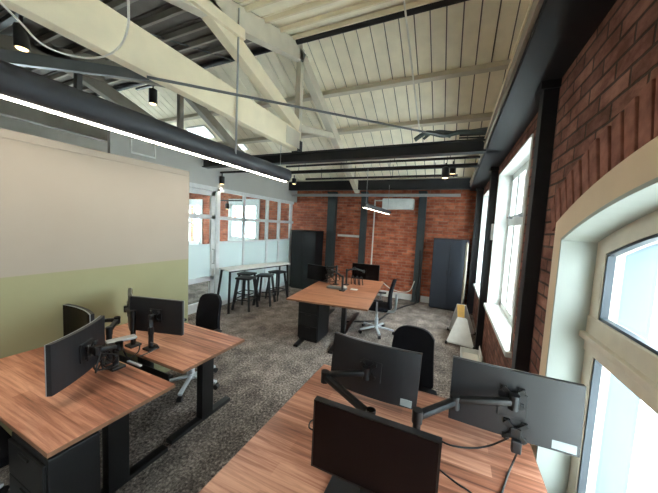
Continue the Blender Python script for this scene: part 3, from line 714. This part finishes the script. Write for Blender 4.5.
# ------------------------------------------------------------------ monitors
def monitor(c, w, h, yaw, lab, tilt=0, curve=0, sticker=False, back_to_camera=True, bez=.008, roll=0, grp='black computer monitors', stand=False, silver_edge=True):
    """the screen faces local -Y; c is the centre of the panel"""
    t = thing('monitor', lab, 'monitor', tuple(c), grp)
    t['_o'] = (0, 0, 0)
    n = 12 if curve else 1
    def sheet(b, w, h, y0, y1, zoff=0):
        cols = []
        for i in range(n + 1):
            x = -w / 2 + w * i / n; cy = -curve * (2 * x / w) ** 2
            cols.append([b.verts.new((x, y0 + cy, -h / 2 + zoff)), b.verts.new((x, y0 + cy, h / 2 + zoff)), b.verts.new((x, y1 + cy, h / 2 + zoff)), b.verts.new((x, y1 + cy, -h / 2 + zoff))])
        for i in range(n):
            A, B = cols[i], cols[i + 1]
            for k in range(4): b.faces.new((A[k], B[k], B[(k + 1) % 4], A[(k + 1) % 4]))
        b.faces.new(cols[0]); b.faces.new(cols[-1][::-1])
    b = BM(); sheet(b, w, h, -.004, .02); obj('casing', b, 'mon', t)
    b = BM(); sheet(b, w * .999, h * .999, -.010, -.0045); obj('bezel', b, 'silver' if silver_edge else 'bezel', t)
    b = BM(); sheet(b, w - 2 * bez, h - 2 * bez, -.0125, -.0095, bez * .4); obj('screen', b, 'screen', t)
    b = BM(); box(b, (-.06, .016, -.06), (.06, .026, .06), .003); obj('rear_housing', b, 'mon', t)
    if sticker:
        b = BM(); box(b, (w / 2 - .115, .0185, -h / 2 + .02), (w / 2 - .035, .0215, -h / 2 + .055)) ; obj('sticker', b, 'sticker', t)
    t.rotation_euler = (tilt, roll, yaw)
    if stand:
        zz = DZ - c[2]
        b = BM(); box(b, (-.04, .03, zz + .01), (.04, .05, 0), .006); obj('stand_neck', b, 'mon', t)
        b = BM(); box(b, (-.14, -.03, zz + .0005), (.14, .15, zz + .014), .005); obj('stand_foot', b, 'mon', t)
    return t
def vesa(b, c, yaw, d=1):
    m = Matrix.Translation(c) @ Matrix.Rotation(yaw, 4, 'Z')
    for a in (R(45), R(-45)): box(b, (-.062, -.005, -.011), (.062, .006, .011), .002, m @ Matrix.Rotation(a, 4, 'Y'))
    box(b, (-.022, -.012, -.022), (.022, .006, .022), .003, m)
    for s in (-1, 1):
        for q in (-1, 1): box(b, (s * .036 - .014, .004, q * .036 - .014), (s * .036 + .014, .016, q * .036 + .014), .004, m)
# front desk
s = .926
monA = monitor((-.228, 1.0, .970), .50, .298, 0, 'black monitor nearest the camera with its dark screen towards us', silver_edge=False)
b = BM(); box(b, (-.175, -.10, DZ + .001 - .970), (.14, .10, DZ + .014 - .970), .004)
obj('stand_foot', b, 'mon', monA)
b = BM(); box(b, (-.04, .02, DZ + .01 - .970), (.04, .045, -.03), .004); obj('stand_neck', b, 'mon', monA)
monB = monitor((-.38, 1.575, .997), .54, .32, PI, 'black monitor seen from the back, left of two facing the far chair', R(4), .03, roll=R(-1.5))
b = BM(); box(b, (-.245, .001, -.15), (-.15, .0065, -.112)); obj('sticker', b, 'sticker', monB)
monC = monitor((.322, 1.545, 1.035), .54, .32, PI, 'black monitor seen from the back, overlapping the arched window', R(4), .01)
b = BM(); box(b, (-.255, .006, -.15), (-.165, .0165, -.112)); obj('sticker', b, 'sticker', monC)
def arm(lab, base, pole_top, elbow, mount, yaw, extra=None, r=.018, thick=.036):
    t = thing('swivel_mount', lab, 'monitor arm', tuple(base), 'black swivel mounts')
    base = Vector(base); pt = Vector(pole_top); el = Vector(elbow); mo = Vector(mount)
    b = BM(); box(b, (base.x - .045, base.y - .045, base.z), (base.x + .045, base.y + .045, base.z + .02), .004); obj('clamp', b, 'black', t)
    b = BM(); tube(b, [base + Vector((0, 0, .01)), pt + Vector((0, 0, .03))], r, 14); obj('pole', b, 'black', t, True)
    b = BM(); bar(b, pt, el, thick, thick * .9, (0, 0, 1), .008); tube(b, [pt - Vector((0, 0, .03)), pt + Vector((0, 0, .03))], .024, 14); lo = obj('lower_arm', b, 'black', t, True)
    b = BM(); tube(b, [el - Vector((0, 0, .035)), el + Vector((0, 0, .03))], .024, 14); obj('elbow_joint', b, 'black', lo, True)
    b = BM(); bar(b, el + Vector((0, 0, .01)), mo, thick, thick * .85, (0, 0, 1), .008); up = obj('upper_arm', b, 'black', t, True)
    b = BM(); tube(b, [mo + Vector((0, 0, -.035)), mo + Vector((0, 0, .035))], .022, 12); obj('tilt_joint', b, 'black', up, True)
    b = BM(); vesa(b, mo + Vector((math.sin(yaw) * -.035, math.cos(yaw) * .035, 0)), yaw)
    obj('mount_plate', b, 'black', t)
    return t
arm('black two-part arm holding the left rear-facing monitor on the front desk', (-.30, 1.27, DZ), (-.30, 1.27, .93), at(325, 376, 2, .97), at(366, 373, 1, 1.505), 0)
arm('black arm reaching to the monitor in front of the arched window', (-.085, 1.28, DZ), at(417, 420, 1, 1.28) + Vector((0, 0, .02)), at(455, 401, 1, 1.46), at(514, 402, 1, 1.474), 0)
t = thing('cable_bracket', 'second small black bracket low on the back of the window-side monitor', 'bracket', tuple(at(515, 434, 1, 1.50)))
b = BM(); vesa(b, at(515, 432, 1, 1.505), 0); obj('plate', b, 'black', t)
b = BM(); p = at(516, 446, 1, 1.49); box(b, (p.x - .02, p.y - .015, p.z - .03), (p.x + .02, p.y + .01, p.z + .03), .005); obj('plug', b, 'mon', t)
# cables on the front desk
def zc(x, y, z=DZ + .006): return at(x, y, 2, z)
bm = BM(); tube(bm, curvepts([zc(432, 436), zc(450, 445), zc(472, 448), zc(488, 446), at(499, 442, 2, .80), at(508, 438, 1, 1.47)], 6), .0045, 8)
solo('black_cable', bm, 'cable_b', 'black cable curving over the front desk to the window-side monitor', 'cable', 'cables on the front desk', True)
bm = BM(); tube(bm, curvepts([zc(440, 470), zc(455, 482), zc(470, 492), zc(480, 502)], 6), .004, 8)
solo('black_cable', bm, 'cable_b', 'thin cable emerging right of the nearest monitor', 'cable', 'cables on the front desk', True)
bm = BM(); tube(bm, curvepts([at(518, 450, 1, 1.48), zc(514, 460, DZ + .04), zc(508, 474), zc(500, 498)], 6), .0045, 8)
solo('black_cable', bm, 'cable_b', 'dark cable hanging from the window-side monitor to desk front', 'cable', 'cables on the front desk', True)
bm = BM(); tube(bm, curvepts([zc(313, 430), zc(309, 427), zc(311, 421), zc(318, 418)], 5), .004, 8)
solo('black_cable', bm, 'cable_b', 'small cable end peeking out left of the nearest monitor', 'cable', 'cables on the front desk', True)

# left desks
D_c = Vector((-2.122, .92, .965)); YD = R(126)
monD = monitor(D_c, .50, .298, YD + PI - PI, 'large dark curved monitor on the nearest left desk, its back towards us', 0, 0.025)
monD.rotation_euler = (0, 0, YD + PI); monD.location = D_c
pE1 = at(68, 303, 2, 1.06); pE2 = at(106, 317, 2, 1.06)
dE = (pE2 - pE1); dE.z = 0; yE = math.atan2(dE.y, dE.x); dE.normalize()
cE = pE1 + dE * .24; cE.z = .91
monE = monitor(cE, .48, .298, yE, 'dark curved monitor by the green wall, half hidden behind its neighbour', 0, .03, silver_edge=True)
G_c = Vector((-2.29, 1.525, .998)); YG = R(15.4)
monG = monitor(G_c, .50, .298, YG + PI, 'black monitor seen from behind on the second left desk')
pF = at(130.5, 310, 2, .985)
dF = Vector((pF.x, pF.y, 0)).normalized(); yF = math.atan2(dF.y, dF.x)
cF = pF.copy() + dF * .06
monF = monitor(cF, .40, .30, yF + R(1.5), 'thin monitor seen edge-on between the other left monitors', 0, 0.01)
# arms
bx = at(118, 372, 2, DZ)
n_D = Vector((math.sin(YD), -math.cos(YD), 0))
mD = D_c + n_D * .07 + Vector((0, 0, .0)); mD = at(95, 352, 2, .87)
def two(lab, base, pts, yaw=None, mount=None, grp='black swivel mounts'):
    t = thing('swivel_mount', lab, 'monitor arm', tuple(base), grp); base = Vector(base)
    b = BM(); box(b, (base.x - .045, base.y - .045, base.z), (base.x + .045, base.y + .045, base.z + .018), .004); obj('clamp', b, 'black', t)
    b = BM(); tube(b, [base + Vector((0, 0, .01)), (base.x, base.y, pts[0][2] + .03)], .019, 14); obj('pole', b, 'black', t, True)
    for i in range(len(pts) - 1):
        p, q = Vector(pts[i]), Vector(pts[i + 1]); b = BM(); bar(b, p, q, .032, .03, (0, 0, 1), .006)
        for e in (p, q): tube(b, [e - Vector((0, 0, .03)), e + Vector((0, 0, .026))], .022, 12)
        obj(('lower_arm', 'upper_arm', 'wrist')[i], b, 'black', t, True)
    if mount is not None:
        b = BM(); vesa(b, Vector(mount), yaw); obj('mount_plate', b, 'black', t)
    return t
b1 = Vector((-2.16, 1.13, DZ)); 
e1 = Vector((-2.33, 1.22, .90)); m1 = D_c + n_D * .085
two('black arm between the desks holding the big curved left monitor', b1, [(b1.x, b1.y, .93), (-2.02, 1.08, .96), tuple(m1)], YD + PI, tuple(D_c + n_D * .045))
b2 = Vector((-2.30, 1.16, DZ))
mE = Vector((cE.x, cE.y, .93)) + Vector((math.sin(yE) * -.06, math.cos(yE) * .06, 0)); 
two('black arm rising behind to the monitor by the green wall', b2, [(b2.x, b2.y, .98), (-2.46, 1.30, .99), tuple(mE)])
b3 = Vector((-2.42, 1.40, DZ))
two('slim black arm to the edge-on monitor on the second left desk', b3, [(b3.x, b3.y, 1.02), tuple(Vector((cF.x, cF.y, 1.0)) + Vector((.03, -.05, 0)))])
gb = at(151, 349, 2, DZ); nG = Vector((math.sin(YG), -math.cos(YG), 0)); mG = G_c + nG * .07
two('black post and arm clamped in front of the rear-facing monitor', gb, [(gb.x, gb.y, .90), tuple(mG)], YG, tuple(G_c + nG * .04))
# grey bar / tablet + clutter
bm = BM(); p, q = at(106, 343, 2, .96), at(136, 336, 2, .96); bar(bm, p, q, .07, .016, (0, 0, 1), .004)
solo('bar_holder', bm, 'silver', 'slim silver bar-shaped holder on the tangle of left monitor arms', 'holder')
bm = BM(); p, q = at(128, 361, 2, .80), at(141, 366, 2, .80); bar(bm, p, q, .02, .012, (0, 0, 1), .003)
solo('silver_clip', bm, 'silver', 'short silver strip over the gap between the two left desks', 'clip')
for k, (a, lab) in enumerate((([(104, 348, .93), (106, 356, .80), (112, 362, .78), (116, 356, .9)], 'dark cable loop nearest the big curved monitor'), ([(122, 345, .94), (128, 358, .82), (138, 352, .80), (140, 344, .92)], 'dark cable loop under the silver holder'), ([(150, 342, .90), (158, 346, .78), (150, 352, .76), (140, 356, .76)], 'thin dark cable trailing from the rear-facing monitor post'))):
    bm = BM(); tube(bm, curvepts([at(x, y, 2, z) for x, y, z in a], 6), .005, 8)
    solo('looped_cable', bm, 'cable_b', lab, 'cable', 'cables among the left monitor arms', True)
def tangle(c, sx, sy, sz, n, lab, seed):
    rnd = random.Random(seed); b = BM()
    for k in range(n):
        ps = [Vector((c[0] + rnd.uniform(-sx, sx), c[1] + rnd.uniform(-sy, sy), c[2] + rnd.uniform(.012, sz))) for _ in range(5)]
        ps = curvepts(ps, 6)
        for p in ps: p.z = max(p.z, c[2] + .008)
        tube(b, ps, .0055, 7)
    return solo('cable_tangle', b, 'cable_b', lab, 'cable', 'cable tangles', True)
tangle((-2.22, 1.06, DZ), .11, .08, .19, 6, 'tangle of black cables around the mounts on the nearest left desk', 3)
tangle((-2.02, 4.72, DZ), .13, .12, .30, 7, 'tangle of black cables around the mounts on the far desk', 5)
# far desk monitors and arms
monH = monitor((-1.50, 5.15, .985), .54, .31, R(6) , 'black monitor at the right of the far desk, before the brick', silver_edge=False)
monI = monitor((-2.40, 4.85, .90), .52, .31, R(-12), 'dark monitor at the left of the far desk, before the black cupboard', silver_edge=False)
bf = at(340, 292, 2, DZ)
two('black twin arm at the back of the far desk, left one', (bf.x, bf.y + .1, DZ), [(bf.x, bf.y + .1, .98), (-2.12, 4.9, 1.0), (-2.3, 4.9, .95)])
two('black arm on the far desk, right one by the brick', (-1.78, 4.85, DZ), [(-1.78, 4.85, 1.02), (-1.66, 4.95, 1.06), (-1.52, 5.09, 1.0)])
two('thin black arm standing between the far desk monitors', (-1.95, 4.75, DZ), [(-1.95, 4.75, 1.08), (-2.15, 4.75, 1.05)])
t = thing('cable_organiser', 'small pale cable organiser lying on the far desk below the arms', 'organiser', (-1.78, 4.45, DZ))
b = BM(); box(b, (-1.98, 4.38, DZ + .001), (-1.62, 4.50, DZ + .04), .01); obj('tray_body', b, 'cable_g', t)
b = BM(); box(b, (-1.70, 4.40, DZ + .04), (-1.62, 4.46, DZ + .075), .006); obj('plug', b, 'cable_w', t)
bm = BM(); box(bm, (-1.58, 4.52, DZ + .001), (-1.46, 4.60, DZ + .012), .003)
solo('paper_note', bm, 'cable_w', 'small white card lying on the far desk', 'card')
for k in range(3):
    x = -1.72 + .085 * k
    bm = BM(); tube(bm, curvepts([(x, 4.98, DZ + .004), (x, 4.96, .86), (x + .03, 4.99, .90), (x + .05, 5.02, DZ + .004)], 6), .01, 8)
    solo('cable_hook', bm, 'cable_b', 'black looped cable hook before the right far monitor, %s' % ('left one', 'middle one', 'right one')[k], 'hook', 'cable hooks on the far desk', True)

# ------------------------------------------------------------------ office chairs
def shell(b, wb, wt, h, th, curve, lean, z0, n=10, m=12):
    """upright rounded back: width wb at the bottom, wt at the top, concave towards -Y"""
    def pt(u, v, o):                       # u in -1..1, v in 0..1
        w = (wb + (wt - wb) * v) / 2
        w *= (1 - max(0, (v - .90) / .10) ** 2.4 * .16) * (1 - max(0, (.1 - v) / .1) ** 2 * .18)
        return Vector((u * w, lean * v - curve * u * u * (.6 + .4 * v) + o + .03 * math.sin(v * PI) * -1, z0 + h * (v - .05 * u ** 4 * max(0, (v - .5) * 2))))
    F_ = [[b.verts.new(pt(-1 + 2 * i / n, j / m, 0)) for i in range(n + 1)] for j in range(m + 1)]
    B_ = [[b.verts.new(pt(-1 + 2 * i / n, j / m, th)) for i in range(n + 1)] for j in range(m + 1)]
    for j in range(m):
        for i in range(n):
            b.faces.new((F_[j][i], F_[j][i + 1], F_[j + 1][i + 1], F_[j + 1][i])); b.faces.new((B_[j][i], B_[j + 1][i], B_[j + 1][i + 1], B_[j][i + 1]))
    for j in range(m):
        for i in (0, n): b.faces.new((F_[j][i], F_[j + 1][i], B_[j + 1][i], B_[j][i]))
    for i in range(n):
        for j in (0, m): b.faces.new((F_[j][i], F_[j][i + 1], B_[j][i + 1], B_[j][i]))
def chair(lab, arms=True):
    """faces local -Y"""
    t = thing('office_chair', lab, 'chair', (0, 0, 0), 'black office chairs')
    b = BM(); box(b, (-.24, -.26, .44), (.24, .20, .51), .03); obj('seat', b, 'fabric', t, True)
    b = BM(); shell(b, .40, .34, .50, .035, .04, .05, .475); b2 = obj('backrest', b, 'fabric', t, True)
    for v in b2.data.vertices: v.co.y += .22
    b = BM(); tube(b, curvepts([(0, .02, .42), (0, .22, .40), (0, .31, .46), (0, .315, .72)], 6), .022, 10); obj('back_support', b, 'silver', t, True)
    b = BM(); box(b, (-.09, -.12, .385), (.09, .12, .44), .01); obj('mechanism', b, 'silver', t)
    b = BM(); tube(b, [(0, 0, .10), (0, 0, .26)], .032, 14); tube(b, [(0, 0, .25), (0, 0, .40)], .02, 14); obj('gas_column', b, 'chrome', t, True)
    b = BM(); lathe(b, [(.04, .075), (.05, .10), (.04, .135)], (0, 0, 0), 14)
    for k in range(5):
        a = 2 * PI * k / 5 + .3; bar(b, (.03 * math.cos(a), .03 * math.sin(a), .105), (.31 * math.cos(a), .31 * math.sin(a), .075), .042, .024, (0, 0, 1), .006)
    obj('star_base', b, 'chrome', t, True)
    for k in range(5):
        a = 2 * PI * k / 5 + .3; c = Vector((.31 * math.cos(a), .31 * math.sin(a), .028)); s_ = Vector((-math.sin(a), math.cos(a), 0)) * .022
        b = BM(); tube(b, [c - s_, c + s_], .028, 14); obj('castor', b, 'black', t, True)
    for s in ((-1, 1) if arms else ()):
        b = BM(); tube(b, curvepts([(s * .20, .02, .43), (s * .29, .02, .45), (s * .30, .02, .64)], 5), .016, 10)
        ar = obj('arm_support', b, 'silver', t, True)
        b = BM(); box(b, (s * .30 - .04, -.14, .64), (s * .30 + .04, .12, .668), .01); obj('arm_pad', b, 'black', ar, True)
    return t
c0 = chair('black armless office chair behind the front desk, its back to the room', False)
c0.location = (-.27, 2.26, 0); c0.rotation_euler = (0, 0, R(-6))
c1 = chair('black office chair behind the second left desk, next to the glazed screen')
c1.location = (-2.54, 2.08, 0); c1.rotation_euler = (0, 0, R(-4))
dup(c1, (-1.12, 4.72, 0), R(-82), 'black office chair at the right side of the far desk')
dup(c1, (-2.37, .40, 0), R(178), 'black office chair at the bottom left, in front of the nearest left desk')

# ------------------------------------------------------------------ bar table and stools
t = thing('bar_table', 'long narrow white-topped high table beside the glazed screen', 'table', (-3.9, 4.95, 0))
q = [Vector(v) for v in ((-4.32, 4.16, .88), (-3.96, 4.06, .88), (-3.60, 5.75, .88), (-3.94, 5.83, .88))]
b = BM(); rsheet(b, [p + Vector((0, 0, -.03)) for p in q], .03); obj('tabletop', b, 'white', t)
for (a, c) in (((-4.28, 4.20), (-4.40, 4.18)), ((-3.98, 4.12), (-3.94, 4.06)), ((-3.66, 5.70), (-3.64, 5.74)), ((-3.92, 5.76), (-4.0, 5.85))):
    b = BM(); bar(b, (a[0], a[1], .852), (c[0], c[1], 0), .035, .035, (0, 1, 0), .004); obj('leg', b, 'black', t)
b = BM(); bar(b, (-4.26, 4.2, .83), (-3.94, 5.74, .83), .02, .03); bar(b, (-3.98, 4.14, .83), (-3.68, 5.68, .83), .02, .03); obj('under_frame', b, 'black', t)
def stool(lab):
    t = thing('bar_stool', lab, 'stool', (0, 0, 0), 'black metal bar stools')
    b = BM(); box(b, (-.165, -.165, .64), (.165, .165, .68), .014); obj('seat', b, 'black', t, True)
    for sx in (-1, 1):
        for sy in (-1, 1):
            b = BM(); bar(b, (sx * .12, sy * .12, .645), (sx * .19, sy * .19, 0), .05, .03, (sx, -sy, 0), .003); obj('leg', b, 'black', t)
    b = BM(); r = .17
    for a, c in (((-r, -r), (r, -r)), ((r, -r), (r, r)), ((r, r), (-r, r)), ((-r, r), (-r, -r))): bar(b, a + (.22,), c + (.22,), .012, .02)
    obj('foot_ring', b, 'black', t)
    return t
s1 = stool('black metal stool nearest the camera at the white high table'); s1.location = (-3.92, 4.52, 0); s1.rotation_euler = (0, 0, R(12))
dup(s1, (-4.24, 4.92, 0), R(8), 'black metal stool on the glass side of the white high table, near end')
dup(s1, (-3.80, 5.02, 0), R(20), 'black metal stool at the middle of the white high table')
dup(s1, (-3.84, 5.55, 0), R(-5), 'black metal stool at the far end of the white high table')

# ------------------------------------------------------------------ outside
bm = BM(); box(bm, (-30, -40, -3.2), (60, 60, -3.0)); o = struct('ground', bm, 'pave')
t = thing('building', 'white building with blue windows across the street', 'building', (9, 2, -3))
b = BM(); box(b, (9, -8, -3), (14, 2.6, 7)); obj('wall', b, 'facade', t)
for i in range(6):
    for j in range(3):
        y = -7 + 1.6 * i; z = -1.6 + 2.4 * j
        b = BM(); box(b, (8.96, y, z), (9.02, y + .9, z + 1.4)); w = obj('window', b, 'bluewin', t)
        b = BM(); box(b, (8.93, y - .08, z - .1), (8.99, y + .98, z)); box(b, (8.94, y + .42, z), (8.98, y + .48, z + 1.4)); obj('window_frame', b, 'white', w)
t = thing('awning', 'teal awning over the street by the white building', 'awning', (5.2, 2.2, -3))
b = BM(); rsheet(b, [(4.6, 1.2, -.6), (4.6, 2.9, -.6), (5.6, 2.9, -.1), (5.6, 1.2, -.1)], .05); obj('canopy', b, 'teal', t)
for y in (1.3, 2.8):
    b = BM(); tube(b, [(4.65, y, -3), (4.65, y, -.6)], .04); obj('post', b, 'silver', t)
b = BM(); box(b, (5.58, 1.2, -3), (5.64, 2.9, -.1)); obj('back_panel', b, 'teal', t)

# ------------------------------------------------------------------ light
w = bpy.data.worlds.new('world'); sc.world = w; w.use_nodes = True; nt = w.node_tree
bg = nt.nodes['Background']; bg.inputs['Color'].default_value = (.86, .94, 1, 1); bg.inputs['Strength'].default_value = 14.0
vs = sc.view_settings; sc.display_settings.display_device = 'sRGB'
vs.view_transform = 'Standard'; vs.look = 'None'; vs.gamma = 1; vs.use_curve_mapping = False; vs.exposure = .58
sc.cycles.max_bounces = 10; sc.cycles.diffuse_bounces = 6; sc.cycles.transparent_max_bounces = 12
sc.cycles.sample_clamp_indirect = 10
for o in list(bpy.data.objects):
    if '_o' in o: del o['_o']
